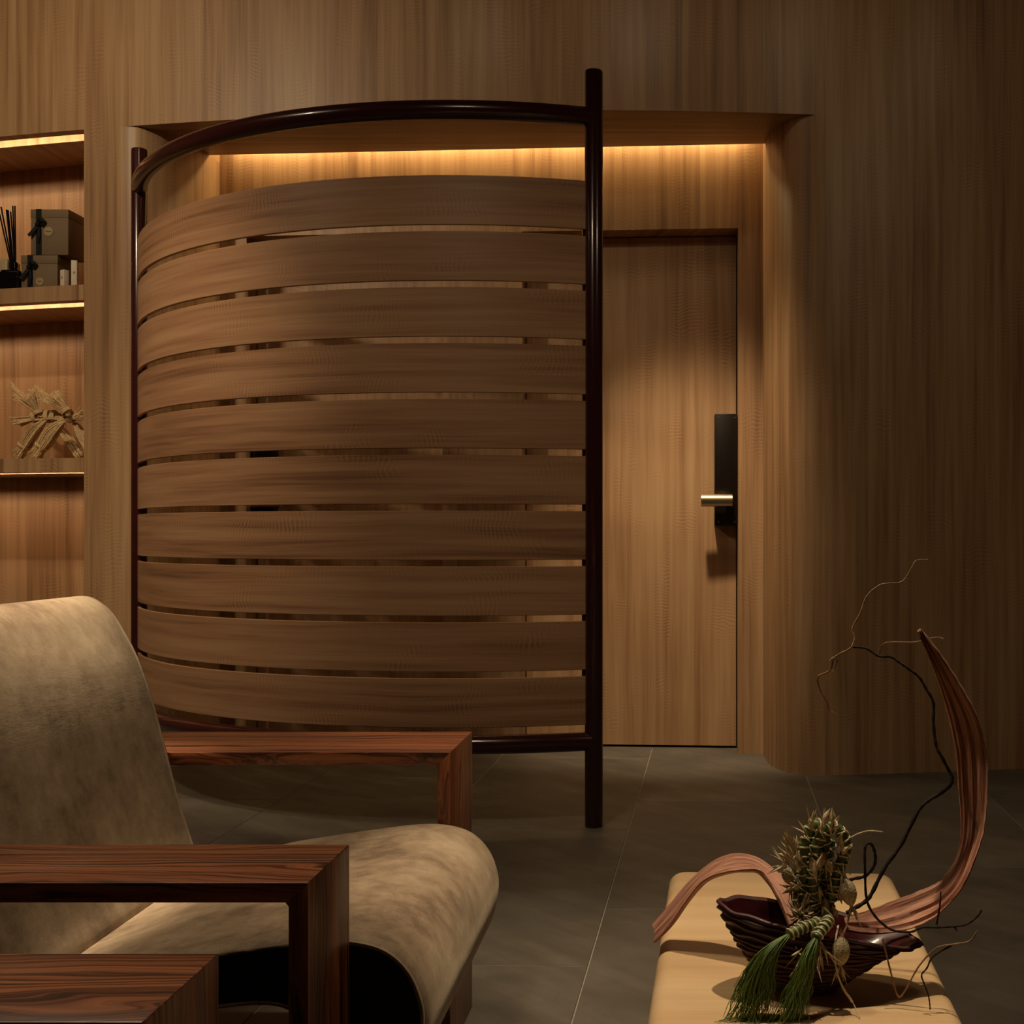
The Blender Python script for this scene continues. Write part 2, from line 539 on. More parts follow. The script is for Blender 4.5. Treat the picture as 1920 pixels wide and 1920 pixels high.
for i in range(n):                            # upstand at the inner lip that hides the light strip
    a, c = rows[i][8], rows[i + 1][8]
    b = len(V)
    V += [a, c, (c[0], c[1], SOF + 0.07), (a[0], a[1], SOF + 0.07)]
    Fs.append((b, b + 1, b + 2, b + 3))
    UVs.append([(a[0], 0), (c[0], 0), (c[0], .07), (a[0], .07)])
sof = merge(mesh('trim_1', V, Fs, M_WALL, uv=UVs))
tag(sof, 'dark wooden soffit over the door recess', 'soffit', kind='structure')
V, Fs, UVs = [], [], []
for x0, x1 in zip(lin(-2.2, 0.5, 20)[:-1], lin(-2.2, 0.5, 20)[1:]):
    b = len(V)
    V += [(x0, LIP(x0) - 0.02, SOF + 0.11), (x1, LIP(x1) - 0.02, SOF + 0.11), (x1, BK(x1) + 0.02, SOF + 0.11), (x0, BK(x0) + 0.02, SOF + 0.11)]
    Fs.append((b, b + 1, b + 2, b + 3))
    UVs.append([(x0, 0), (x1, 0), (x1, .1), (x0, .1)])
mesh('cove_lid', V, Fs, M_WALL, sof, uv=UVs)
V, Fs = [], []
for x0, x1 in zip(lin(-1.93, 0.28, 12)[:-1], lin(-1.93, 0.28, 12)[1:]):
    b = len(V)
    V += [(x0, BK(x0) - 0.042, SOF + 0.085), (x1, BK(x1) - 0.042, SOF + 0.085), (x1, BK(x1) - 0.018, SOF + 0.085), (x0, BK(x0) - 0.018, SOF + 0.085)]
    Fs.append((b, b + 3, b + 2, b + 1))
mesh('light_strip', V, Fs, M_LED_C, sof)

DOORH = 2.196
DOORS = [(-0.680, 0.232), (-1.872, -1.020)]
V, Fs, UVs = [], [], []
def slab(x0, x1, z0, z1, yo0, yo1):
    """upright board on the back wall plane, offsets yo0..yo1 behind it"""
    b = len(V)
    P = [(x, BK(x) + yo, z) for z in (z0, z1) for x, yo in ((x0, yo0), (x1, yo0), (x1, yo1), (x0, yo1))]
    V.extend(P)
    fs = [(0, 1, 5, 4), (1, 2, 6, 5), (2, 3, 7, 6), (3, 0, 4, 7), (4, 5, 6, 7), (3, 2, 1, 0)]
    for f in fs:
        Fs.append(tuple(b + i for i in f))
        UVs.append([(P[i][0] + 0.3 + P[i][1] * 0.35, P[i][2]) for i in f])
slab(-2.05, DOORS[1][0], 0, SOF + 0.11, 0, 0.13)
slab(DOORS[1][1], DOORS[0][0], 0, DOORH, 0, 0.13)
slab(DOORS[0][1], 0.40, 0, DOORH, 0, 0.13)
slab(DOORS[1][0], 0.40, DOORH, SOF + 0.11, 0, 0.13)
slab(-2.05, 0.40, 0, SOF + 0.11, 0.19, 0.22)
wd = mesh('wall_recess', V, Fs, M_WALL, uv=UVs, smooth=False)
tag(wd, 'lit wooden back wall of the recess with door openings', 'wall', kind='structure')

def door(k, x0, x1, hinge):
    V2, F2, U2 = [], [], []
    g = 0.004
    yo0, yo1 = 0.13, 0.175
    P = [(x, BK(x) + yo, z) for z in (0.010, DOORH - 0.004) for x, yo in ((x0 + g, yo0), (x1 - g, yo0), (x1 - g, yo1), (x0 + g, yo1))]
    F2 = [(0, 1, 5, 4), (1, 2, 6, 5), (2, 3, 7, 6), (3, 0, 4, 7), (4, 5, 6, 7), (3, 2, 1, 0)]
    U2 = [[(P[i][0] + 6.31 + k * 1.7 + P[i][1] * .3, P[i][2] + 0.7 * k) for i in f] for f in F2]
    d = mesh('door_%d' % k, P, F2, M_DOOR, uv=U2, smooth=False)
    s = 1 if hinge > 0 else -1                # side on which the lock sits
    xe = (x1 - 0.003) if s > 0 else (x0 + 0.003)
    xi = xe - s * 0.094
    ym = BK(xe) + yo0
    pl = box('lock_plate', min(xe, xi), max(xe, xi), ym - 0.085, ym + 0.004, 0.952, 1.424, M_BRONZE, d, 0.002)
    for zz in (0.968, 1.408):
        for xx in (xe - s * 0.010, xi + s * 0.016):
            tube('screw', [(xx, ym - 0.086, zz), (xx, ym - 0.0875, zz)], 0.0035, M_BRASS, pl, 8)
    zc = H + (CY - 939) / F * 5.30
    lv = tube('lever', [(xe - s * 0.022, ym - 0.145, zc), (xe - s * 0.152, ym - 0.145, zc)], 0.0265, M_BRASS, d, 24)
    tube('lever_neck', [(xe - s * 0.035, ym - 0.080, zc), (xe - s * 0.035, ym - 0.145, zc)], 0.016, M_BRASS, lv, 16)
    return d
M_DOOR = figured_wood('figured_veneer_door', 'v', light=(0.52, 0.32, 0.165), mid=(0.43, 0.245, 0.12), dark=(0.30, 0.16, 0.075), leaf=0.145, ripple=0.24)
tag(door(1, *DOORS[0], 1), 'tall wooden door with dark lock plate and lever, right of the slatted screen', 'door', kind='structure')
tag(door(2, *DOORS[1], -1), 'wooden door hidden behind the slatted screen', 'door', kind='structure')

# shelf niche
V, Fs, UVs = [], [], []
nx = lin(-4.3, NX, 30)
wall_strip([(x, W(x) + NIN) for x in nx], 0.0, SOF, V, Fs, UVs, 0.37)
wall_strip([(NX, W(NX)), (NX, W(NX) + NIN + 0.02)], 0.0, SOF, V, Fs, UVs, 0.0)
wall_strip([(-4.3, W(-4.3)), (-4.3, W(-4.3) + NIN)], 0.0, SOF, V, Fs, UVs, 0.0)
wn_ = mesh('wall_niche', V, Fs, M_WALL, uv=UVs, smooth=False)
tag(wn_, 'recessed back panel of the shelf niche in reddish veneer', 'wall', kind='structure')
V, Fs, UVs = [], [], []
wall_strip([(x, W(x)) for x in lin(-4.6, -4.3, 3)], 0.0, SOF, V, Fs, UVs)
o_ = mesh('wall_front', V, Fs, M_WALL, uv=UVs)
tag(o_, 'veneered wall end left of the shelf niche', 'wall', kind='structure')

def sweep(name, prof, xs_, mat, parent=None, closed=True):
    """cross-section (depth behind the wall face, z) swept along the bowed wall"""
    V2, F2, U2 = [], [], []
    m = len(prof)
    for i in range(len(xs_) - 1):
        for k in range(m if closed else m - 1):
            (d0, z0), (d1, z1) = prof[k], prof[(k + 1) % m]
            a, c = xs_[i], xs_[i + 1]
            b = len(V2)
            V2 += [(a, W(a) + d0, z0), (c, W(c) + d0, z0), (c, W(c) + d1, z1), (a, W(a) + d1, z1)]
            F2.append((b, b + 1, b + 2, b + 3))
            U2.append([(a, z0 + d0), (c, z0 + d0), (c, z1 + d1), (a, z1 + d1)])
    return merge(mesh(name, V2, F2, mat, parent, uv=U2))

def shelf(name, zt, zb, label, kind=None):
    ch0, ch1, hh = 0.052, 0.128, 0.032
    fr = 0.003 if kind else 0.0
    prof = [(fr, zt), (fr, zb), (ch0, zb), (ch0, zb + hh), (ch1, zb + hh), (ch1, zb), (NIN, zb), (NIN, zt)]
    xs_ = lin(-4.3, NX - 0.001, 30)
    s = sweep(name, prof, xs_, M_WALL)
    sweep('light_strip', [(ch0 + 0.002, zb + 0.014), (ch0 + 0.002, zb + 0.027)], lin(-4.2, NX - 0.03, 20), M_LED_N, s, closed=False)
    return s
tag(shelf('trim_2', SOF + 0.08, SOF + 0.0005, '', 'head'), 'wooden head of the shelf niche with recessed light strip', 'trim', kind='structure')
Z2, Z3 = 1.900, 1.218
tag(shelf('wall_shelf', Z2, Z2 - 0.061, ''), 'curved wooden wall shelf holding the gift boxes and reed diffuser', 'shelf', 'built-in shelves')
tag(shelf('wall_shelf', Z3, Z3 - 0.055, ''), 'curved wooden wall shelf holding the straw figure', 'shelf', 'built-in shelves')

# other walls and ceiling (outside the picture, they close the room)
def shell(name, V, label, mat):
    o = mesh(name, V, [tuple(range(len(V)))], mat, smooth=False, uv=[[(v[0] + v[1], v[2]) for v in V]])
    return tag(o, label, 'ceiling' if name == 'ceiling' else 'wall', kind='structure')
shell('ceiling', [(-4.7, -3, CEIL), (3.7, -3, CEIL), (3.7, 6.2, CEIL), (-4.7, 6.2, CEIL)], 'plain ceiling above the lounge', M_CEIL)
shell('wall_left', [(-4.6, -3, 0), (-4.6, 6.1, 0), (-4.6, 6.1, CEIL), (-4.6, -3, CEIL)], 'veneered side wall left of the shelves', M_WALL)
shell('wall_right', [(3.6, 6.1, 0), (3.6, -3, 0), (3.6, -3, CEIL), (3.6, 6.1, CEIL)], 'veneered side wall at the far right', M_WALL)
shell('wall_rear', [(3.6, -3, 0), (-4.6, -3, 0), (-4.6, -3, CEIL), (3.6, -3, CEIL)], 'veneered wall behind the viewer', M_WALL)

# floor: grout bed with slate tiles laid as single pieces
fl = box('floor', -4.7, 3.7, -3.05, 6.2, -0.06, -0.0025, M_GROUT)
tag(fl, 'dark grey slate tile floor with thin pale joints', 'floor', kind='structure')
TW, TL, GAP = 0.615, 1.23, 0.0032
ang = math.atan(0.026)
tm = bmesh.new()
bm_box(tm, -TW / 2 + GAP / 2, TW / 2 - GAP / 2, -TL / 2 + GAP / 2, TL / 2 - GAP / 2, -0.012, 0.0)
bmesh.ops.bevel(tm, geom=[e for e in tm.edges if all(abs(v.co.z) < 1e-6 for v in e.verts)], offset=0.0012, segments=1, affect='EDGES')
tme = bpy.data.meshes.new('floor_tile')
tm.to_mesh(tme)
tm.free()
tme.materials.append(M_STONE)
for i in range(-7, 6):
    for j in range(-3, 5):
        x = -0.153 + TW * (i + 0.5)
        y = 4.30 + TL * (j - 1.5) + (0.41 * (i % 3))
        t = bpy.data.objects.new('floor_tile', tme)
        p = Matrix.Rotation(-ang, 3, 'Z') @ Vector((x + 0.15, y - 4.5, 0)) + Vector((-0.15, 4.5, 0))
        if not (-4.35 < p.x < 3.35 and -2.4 < p.y < 6.3):
            continue
        t.location = p
        t.rotation_euler.z = -ang
        COL.objects.link(t)
        t.parent = fl

# ------------------------------------------------------------------ curved slatted screen
SC, SR = Vector((-0.7262, 5.312)), 1.447
TL_, TR_ = math.asin((-2.054 - SC.x) / SR), math.asin((-0.279 - SC.x) / SR)
def arc(t, z, r=SR): return Vector((SC.x + r * math.sin(t), SC.y - r * math.cos(t), z))
scr = empty('slatted_screen', (-0.75, 3.9, 0))
tag(scr, 'curved room divider of ten pale wooden slats in a glossy burgundy tube frame', 'room divider')
PR = 0.0285
ZT, ZR0, ZR1 = 2.373, 2.2264, 0.268
for t in (TL_, TR_):
    p = arc(t, 0)
    prof = [(PR - 0.002, 0.0), (PR, 0.003), (PR, ZT - 0.006), (PR - 0.002, ZT - 0.002), (PR - 0.006, ZT)]
    lathe('post', prof, p, M_LACQUER, scr, 32)
for nm, z in (('top_rail', ZR0), ('bottom_rail', ZR1)):
    tube(nm, [arc(TL_ + (TR_ - TL_) * k / 72, z) for k in range(73)], 0.0295, M_LACQUER, scr, 28)
Z0, PITCH, SH = 2.0235, 0.1723, 0.152
e0 = TL_ + 0.024 / SR
e1 = TR_ - 0.024 / SR
for s_ in (e0 + 0.012, e1 - 0.003):
    V, Fs = [], []
    a0, a1 = s_ - 0.006 / SR, s_ + 0.006 / SR
    P = [arc(a, z, r) for z in (Z0 - 9 * PITCH - SH + 0.004, Z0 - 0.004) for a, r in ((a0, SR - 0.004), (a1, SR - 0.004), (a1, SR - 0.020), (a0, SR - 0.020))]
    mesh('slat_bar', P, [(0, 1, 5, 4), (1, 2, 6, 5), (2, 3, 7, 6), (3, 0, 4, 7), (4, 5, 6, 7), (3, 2, 1, 0)], M_LACQUER, scr, smooth=False)
for i in range(10):
    z1 = Z0 - PITCH * i
    z0 = z1 - SH
    V, Fs, UVs = [], [], []
    seg = 72
    ro, ri = SR + 0.006, SR - 0.006
    c = 0.0015
    prof = [(ro, z0 + c), (ro, z1 - c), (ro - c, z1), (ri + c, z1), (ri, z1 - c), (ri, z0 + c), (ri + c, z0), (ro - c, z0)]
    m = len(prof)
    for k in range(seg + 1):
        t = e0 + (e1 - e0) * k / seg
        V += [arc(t, z, r) for r, z in prof]
    for k in range(seg):
        for q in range(m):
            q2 = (q + 1) % m
            Fs.append((k * m + q, (k + 1) * m + q, (k + 1) * m + q2, k * m + q2))
            ua, ub = SR * (e0 + (e1 - e0) * k / seg), SR * (e0 + (e1 - e0) * (k + 1) / seg)
            va, vb = prof[q][1] + prof[q][0] - ro, prof[q2][1] + prof[q2][0] - ro
            o_ = i * 3.17
            UVs.append([(ua + o_, va + i * .73), (ub + o_, va + i * .73), (ub + o_, vb + i * .73), (ua + o_, vb + i * .73)])
    for k in (0, seg):
        Fs.append(tuple(k * m + q for q in (range(m) if k == 0 else reversed(range(m)))))
        UVs.append([(p[1], p[0]) for p in (prof if k == 0 else prof[::-1])])
    mesh('slat', V, Fs, M_SLAT, scr, uv=UVs, sharp=30)

# ------------------------------------------------------------------ lounge chairs
ARM_Z, TH = 0.534, 0.0225
def arm_frame(root, xf, xb, y0, y1):
    """flat slab bent into a hoop: front leg, arm, rear leg, mitred at the corners"""
    a, b = xf - TH, xb + TH
    prism('armrest', [(xb, ARM_Z), (xf, ARM_Z), (a, ARM_Z - TH), (b, ARM_Z - TH)], y0, y1, M_ROSE_X, root, 0.0018)
    prism('leg', [(xf, ARM_Z), (xf, 0), (a, 0), (a, ARM_Z - TH - 0.004), (a - 0.004, ARM_Z - TH)], y0, y1, M_ROSE_Z, root, 0.0018)
    prism('leg', [(xb, ARM_Z), (b, ARM_Z - TH), (b, 0), (xb, 0)], y0, y1, M_ROSE_Z, root, 0.0018)

SEAT = [(-0.86, 0.325), (-0.81, 0.345), (-0.75, 0.364), (-0.68, 0.383), (-0.60, 0.396), (-0.538, 0.405), (-0.47, 0.4135), (-0.417, 0.414), (-0.371, 0.402), (-0.339, 0.373),
        (-0.322, 0.333), (-0.320, 0.298), (-0.328, 0.258), (-0.345, 0.220), (-0.366, 0.185), (-0.395, 0.143), (-0.425, 0.095), (-0.447, 0.078), (-0.466, 0.10), (-0.463, 0.18),
        (-0.468, 0.28), (-0.505, 0.322), (-0.60, 0.318), (-0.72, 0.300), (-0.84, 0.270), (-0.88, 0.285)]
BACK = [(-0.835, 0.33), (-0.853, 0.382), (-0.878, 0.46), (-0.90, 0.545), (-0.923, 0.63), (-0.946, 0.697), (-0.969, 0.744), (-0.998, 0.788), (-1.034, 0.811), (-1.07, 0.803),
        (-1.09, 0.77), (-1.078, 0.70), (-1.045, 0.58), (-1.00, 0.46), (-0.955, 0.35), (-0.915, 0.285), (-0.87, 0.285)]
def cushion(name, prof, y0, y1, root, dx=0.0, dy=0.0):
    P = [(p.x, p.y) for p in catmull([(x, z, 0) for x, z in prof], 5, True)]
    m = len(P)
    nor = []
    area = sum(P[i][0] * P[(i + 1) % m][1] - P[(i + 1) % m][0] * P[i][1] for i in range(m))
    sg = 1 if area > 0 else -1
    for i in range(m):
        tx, tz = P[(i + 1) % m][0] - P[i - 1][0], P[(i + 1) % m][1] - P[i - 1][1]
        l = math.hypot(tx, tz) or 1
        nor.append((tz / l * sg, -tx / l * sg))
    st = [(y0, -0.010), (y0 + 0.003, -0.005), (y0 + 0.009, -0.001), (y0 + 0.02, 0)] + [(y, 0.0) for y in lin(y0 + 0.06, y1 - 0.06, 10)] + [(y1 - 0.02, 0), (y1 - 0.009, -0.001), (y1 - 0.003, -0.005), (y1, -0.010)]
    V, Fs = [], []
    for y, off in st:
        V += [(P[i][0] + nor[i][0] * off, y, P[i][1] + nor[i][1] * off) for i in range(m)]
    for k in range(len(st) - 1):
        for i in range(m):
            j = (i + 1) % m
            Fs.append((k * m + i, k * m + j, (k + 1) * m + j, (k + 1) * m + i))
    c = mesh(name, V, Fs, M_LEATHER, root)
    for y in (y0 + 0.001, y1 - 0.001):
        bm = bmesh.new()
        bm.faces.new([bm.verts.new((P[i][0] - nor[i][0] * 0.010, y, P[i][1] - nor[i][1] * 0.010)) for i in range(m)])
        bmesh.ops.triangulate(bm, faces=bm.faces)
        bm_obj('side_panel', bm, M_BLACKFAB, c)
        tube('piping', [(P[i][0] - nor[i][0] * 0.007, y + (0.001 if y > y0 + .1 else -0.001), P[i][1] - nor[i][1] * 0.007) for i in range(m)], 0.0032, M_LEATHER, c, 6, closed=True)
    return c

def lounge_chair(near, far, seat, label):
    r = empty('lounge_chair', (-0.75, (seat[0] + seat[1]) / 2, 0))
    tag(r, label, 'armchair', 'leather lounge chairs')
    cushion('backrest', BACK, seat[0], seat[1], r)
    cushion('seat', SEAT, seat[0], seat[1], r)
    arm_frame(r, *near)
    arm_frame(r, *far)
    box('seat_rail', -0.70, -0.66, near[3] - 0.01, far[2] + 0.01, 0.262, 0.302, M_ROSE_X, r, 0.002)
    box('seat_rail', -1.00, -0.96, near[3] - 0.01, far[2] + 0.01, 0.30, 0.34, M_ROSE_X, r, 0.002)
    return r
lounge_chair((-0.4135, -1.16, 1.385, 1.556), (-0.4095, -1.16, 2.207, 2.44), (1.572, 2.192),
             'taupe leather lounge chair with rosewood slab arms, its whole back and seat in view')
lounge_chair((-0.426, -1.17, 0.20, 0.363), (-0.426, -1.17, 0.99, 1.152), (0.379, 0.975),
             'nearest lounge chair, only one rosewood arm corner showing at bottom left')

# ------------------------------------------------------------------ low table
TZ = 0.35
def table():
    r = empty('coffee_table', (0.16, 1.5, 0))
    tag(r, 'low pale maple table with rounded corners carrying the dried arrangement', 'table')
    yb, yf = 2.122, 0.75
    hw = 0.1875
    rad, th, er = 0.030, 0.055, 0.020
    out = []
    L = yb - yf
    for cx, cy, a0 in ((hw - rad, L / 2 - rad, 0), (-hw + rad, L / 2 - rad, 90), (-hw + rad, -L / 2 + rad, 180), (hw - rad, -L / 2 + rad, 270)):
        for k in range(9):
            a = math.radians(a0 + 90 * k / 8)
            out.append((cx, cy, math.cos(a), math.sin(a)))
    rings = []
    for k in range(7):                         # rounded upper edge
        a = math.pi / 2 * k / 6
        rings.append((rad - er + er * math.sin(a), -er + er * math.cos(a)))
    for k in range(7):
        a = math.pi / 2 * k / 6
        rings.append((rad - er + er * math.cos(a), -th + er - er * math.sin(a)))
    V, Fs, UVs = [], [], []
    cth, sth = math.cos(-0.0325), math.sin(-0.0325)
    xc = 0.1435 + 0.0
    def place(x, y): return (xc + x * cth - y * sth + 0.0325 * (1.8 - (yb + yf) / 2) * 0, (yb + yf) / 2 + x * sth + y * cth)
    loc = []
    for rr, dz in rings:
        for cx, cy, ca, sa in out:
            x, y = cx + rr * ca, cy + rr * sa
            px, py = place(x, y)
            V.append((px, py, TZ + dz))
            loc.append((y, x))
    m = len(out)
    for k in range(len(rings) - 1):
        for i in range(m):
            j = (i + 1) % m
            f = (k * m + i, (k + 1) * m + i, (k + 1) * m + j, k * m + j)
            Fs.append(f)
            UVs.append([loc[q] for q in f])
    f = tuple(range(m)); Fs.append(f); UVs.append([loc[q] for q in f])
    f = tuple((len(rings) - 1) * m + i for i in reversed(range(m))); Fs.append(f); UVs.append([loc[q] for q in f])
    mesh('table_top', V, Fs, M_TABLE, r, uv=UVs, sharp=40)
    for sx in (-1, 1):
        for sy in (-1, 1):
            px, py = place(sx * (hw - 0.045), sy * (L / 2 - 0.08))
            lathe('leg', [(0.018, 0), (0.020, 0.004), (0.024, TZ - th + 0.002)], (px, py, 0), M_TABLE, r, 18)
    return r
table()

# ------------------------------------------------------------------ ridged bowl
BX, BY = 0.168, 1.572
def bowl():
    r = empty('ridged_bowl', (BX, BY, TZ))
    tag(r, 'dark oxblood boat-shaped bowl with ridged sides on the low table', 'bowl')
    na, nr = 96, 66
    def ring(t, inner=0.0, ridge=True):
        hl = 0.036 + (0.130 - 0.036) * t ** 0.86
        hw = 0.026 + (0.062 - 0.026) * t ** 0.8
        rid = 0.0022 * math.sin(t * 13 * 2 * math.pi + 1.2 * math.sin(2 * math.pi * t * 3)) if ridge else 0
        hl += rid * 1.3 - inner
        hw += rid - inner
        P = []
        for k in range(na):
            a = 2 * math.pi * k / na
            ca, sa = math.cos(a), math.sin(a)
            x = hl * math.copysign(abs(ca) ** 0.9, ca)
            y = hw * math.copysign(abs(sa) ** 1.1, sa)
            wob = 0.0010 * math.sin(7 * a + t * 23) + 0.0007 * math.sin(13 * a - t * 31)
            xx = x + (0.004 - 0.034 * (1 - t)) * 0 + 0.004 * t - 0.014 * (1 - t)
            z = TZ + 0.0005 + t * (0.082 - 0.20 * (xx) * t) + wob * t + (0.0 if ridge else 0.0)
            P.append(Vector((BX + xx, BY + y + wob, z)))
        return P
    V, Fs = [], []
    rows = [ring(k / nr) for k in range(nr + 1)]
    for R_ in rows: V += R_
    for k in range(nr):
        for i in range(na):
            j = (i + 1) % na
            Fs.append((k * na + i, k * na + j, (k + 1) * na + j, (k + 1) * na + i))
    Fs.append(tuple(reversed(range(na))))
    # rounded lip
    top = rows[-1]
    inn = ring(1.0, 0.007, False)
    b = len(V)
    V += [p * 0.5 + q * 0.5 + Vector((0, 0, 0.0035)) for p, q in zip(top, inn)]
    V += inn
    for i in range(na):
        j = (i + 1) % na
        Fs.append((nr * na + i, nr * na + j, b + j, b + i))
        Fs.append((b + i, b + j, b + na + j, b + na + i))
    mesh('outer_wall', V, Fs, M_BOWL, r)
    V, Fs = [], []
    for k in range(13):
        t = 1 - k / 12 * 0.86
        V += ring(t, 0.0068, False)
    for k in range(12):
        for i in range(na):
            j = (i + 1) % na
            Fs.append((k * na + i, k * na + j, (k + 1) * na + j, (k + 1) * na + i))
    Fs.append(tuple(12 * na + i for i in range(na)))
    mesh('glazed_inside', V, Fs, M_BOWLIN, r)
bowl()

# ------------------------------------------------------------------ bark strips
def ribbon(name, A, B, thick, ridges, seed, label, jag=0.0):
    rnd = random.Random(seed)
    A = catmull(A, 6)
    B = catmull(B, 6)
    n_, c_ = len(A), 17
    prof = []
    phs = [rnd.uniform(0, 6.28) for _ in range(4)]
    V, Fs, UVs = [], [], []
    ln = 0
    us = [0]
    for i in range(1, n_):
        ln += (((A[i] + B[i]) - (A[i - 1] + B[i - 1])) * 0.5).length
        us.append(ln)
    front, back = [], []
    for i in range(n_):
        t = ((A[min(i + 1, n_ - 1)] + B[min(i + 1, n_ - 1)]) - (A[max(i - 1, 0)] + B[max(i - 1, 0)])).normalized()
        wv = B[i] - A[i]
        nv = t.cross(wv).normalized()
        row, rowb = [], []
        for k in range(c_):
            s = k / (c_ - 1)
            h = 0
            for q, p in enumerate(phs):
                h += math.sin((s * (3 + 3.1 * q) + 0.25 * math.sin(us[i] * 9 + q)) * 2 * math.pi + p) / (1 + q * 0.6)
            h = h * ridges + 0.10 * wv.length * math.sin(math.pi * s)
            j_ = jag * math.sin(us[i] * 300 + k) * (1 if k in (0, c_ - 1) else 0)
            p = A[i] + wv * s + nv * h + wv.normalized() * j_
            row.append(p)
            rowb.append(p - nv * thick * (0.4 + 0.6 * math.sin(math.pi * (0.08 + 0.84 * s))))
        front.append(row)
        back.append(rowb)
    for i in range(n_): V += front[i]
    for i in range(n_): V += back[i]
    o = n_ * c_
    def uvq(*ids): return [((i_ % o) % c_ / (c_ - 1), us[(i_ % o) // c_] * 6) for i_ in ids]
    for i in range(n_ - 1):
        for k in range(c_ - 1):
            q = (i * c_ + k, i * c_ + k + 1, (i + 1) * c_ + k + 1, (i + 1) * c_ + k)
            Fs.append(q); UVs.append(uvq(*q))
            q2 = tuple(o + v for v in reversed(q))
            Fs.append(q2); UVs.append(uvq(*q2))
        for k in (0, c_ - 1):
            q = (i * c_ + k, (i + 1) * c_ + k, o + (i + 1) * c_ + k, o + i * c_ + k)
            q = q if k == 0 else q[::-1]
            Fs.append(q); UVs.append(uvq(*q))
    for i in (0, n_ - 1):
        for k in range(c_ - 1):
            q = (i * c_ + k, o + i * c_ + k, o + i * c_ + k + 1, i * c_ + k + 1)
            q = q if i == 0 else q[::-1]
            Fs.append(q); UVs.append(uvq(*q))
    ob = mesh(name, V, Fs, M_BARK, uv=UVs, sharp=50)
    return tag(ob, label, 'bark strip', 'bark strips in the bowl')

up = [(1583, 1722, 1.575), (1630, 1708, 1.575), (1675, 1690, 1.58), (1720, 1673, 1.59), (1762, 1652, 1.60), (1790, 1617, 1.61), (1800, 1579, 1.62), (1801, 1530, 1.63), (1796, 1475, 1.635), (1791, 1415, 1.635), (1781, 1360, 1.635),
      (1764, 1297, 1.63), (1748, 1250, 1.62), (1731, 1209, 1.61), (1719, 1184, 1.60)]
dn = [(1588, 1746, 1.545), (1640, 1752, 1.54), (1690, 1747, 1.54), (1730, 1734, 1.55), (1765, 1712, 1.56), (1809, 1660, 1.575), (1841, 1579, 1.60), (1849, 1530, 1.61), (1852, 1475, 1.615), (1850, 1410, 1.62), (1833, 1345, 1.62),
      (1806, 1293, 1.615), (1778, 1247, 1.61), (1753, 1211, 1.605), (1727, 1178, 1.60)]
ribbon('bark_strip', [at(*p) for p in up], [at(*p) for p in dn], 0.0035, 0.0016, 3, 'tall sweeping pink-brown bark strip rising from the right of the bowl', 0.0004)
up = [(1225, 1734, 1.765), (1255, 1700, 1.76), (1290, 1659, 1.755), (1326, 1627, 1.75), (1358, 1609, 1.74), (1386, 1604, 1.725), (1417, 1611, 1.705), (1447, 1631, 1.68), (1472, 1655, 1.65), (1490, 1690, 1.625), (1503, 1722, 1.60)]
dn = [(1227, 1768, 1.715), (1259, 1735, 1.71), (1288, 1692, 1.70), (1320, 1655, 1.69), (1358, 1640, 1.675), (1397, 1635, 1.66), (1424, 1637, 1.64), (1440, 1655, 1.62), (1454, 1680, 1.60), (1466, 1705, 1.59), (1478, 1735, 1.575)]
ribbon('bark_strip', [at(*p) for p in up], [at(*p) for p in dn], 0.0035, 0.0012, 11, 'short bark strip arching over the left rim of the bowl', 0.0003)

# ------------------------------------------------------------------ curly twigs
def twig(name, lines, label, dmap):
    r = empty(name, at(*lines[0][0][0], dmap(0)))
    tag(r, label, 'twig', 'curly twigs in the bowl')
    for nm, (pts, r0, r1, mat, d0, d1) in zip([l[1] for l in lines], [(l[0], l[2], l[3], l[4], l[5], l[6]) for l in lines]):
        m = len(pts)
        P = catmull([at(x, y, d0 + (d1 - d0) * i / (m - 1)) for i, (x, y) in enumerate(pts)], 6)
        k = len(P)
        rr = [(r0 + (r1 - r0) * i / (k - 1)) * (1 + 0.14 * math.sin(i * 1.7)) for i in range(k)]
        tube(nm, P, rr, mat, r, 8)
    return r
main = [(1588, 1712), (1600, 1704), (1623, 1690), (1635, 1674), (1659, 1627), (1690, 1583), (1722, 1520), (1742, 1500), (1763, 1488), (1782, 1472), (1785, 1458), (1781, 1449), (1766, 1420), (1755, 1396), (1750, 1355), (1750, 1317), (1737, 1292), (1723, 1269), (1705, 1255), (1688, 1243), (1671, 1232), (1647, 1230), (1625, 1216), (1599, 1213)]
tipl = [(1599, 1213), (1589, 1219), (1565, 1233), (1556, 1257), (1534, 1269), (1537, 1291), (1550, 1315), (1555, 1331), (1569, 1340)]
upl = [(1597, 1213), (1602, 1197), (1598, 1178), (1613, 1149), (1625, 1118), (1648, 1098), (1664, 1094), (1692, 1090), (1709, 1065), (1718, 1051), (1740, 1049)]
sidel = [(1647, 1230), (1656, 1208), (1676, 1204), (1714, 1204), (1743, 1197), (1761, 1195), (1769, 1198)]
curl = [(1560, 1235), (1556, 1240), (1561, 1233), (1570, 1237), (1566, 1250), (1563, 1258), (1556, 1258)]
twig('curly_twig', [(main, 'stem', 0.0028, 0.0016, M_TWIG, 1.58, 1.66), (tipl, 'twig_tip', 0.0015, 0.0007, M_TWIGP, 1.66, 1.68), (upl, 'twig_tip', 0.0012, 0.0006, M_TWIGP, 1.66, 1.70),
                     (sidel, 'twig_tip', 0.0009, 0.0006, M_TWIGP, 1.66, 1.62), (curl, 'twig_tip', 0.0010, 0.0006, M_TWIGP, 1.665, 1.67)],
     'long dark curly twig arching high above the bowl', lambda t: 1.58)
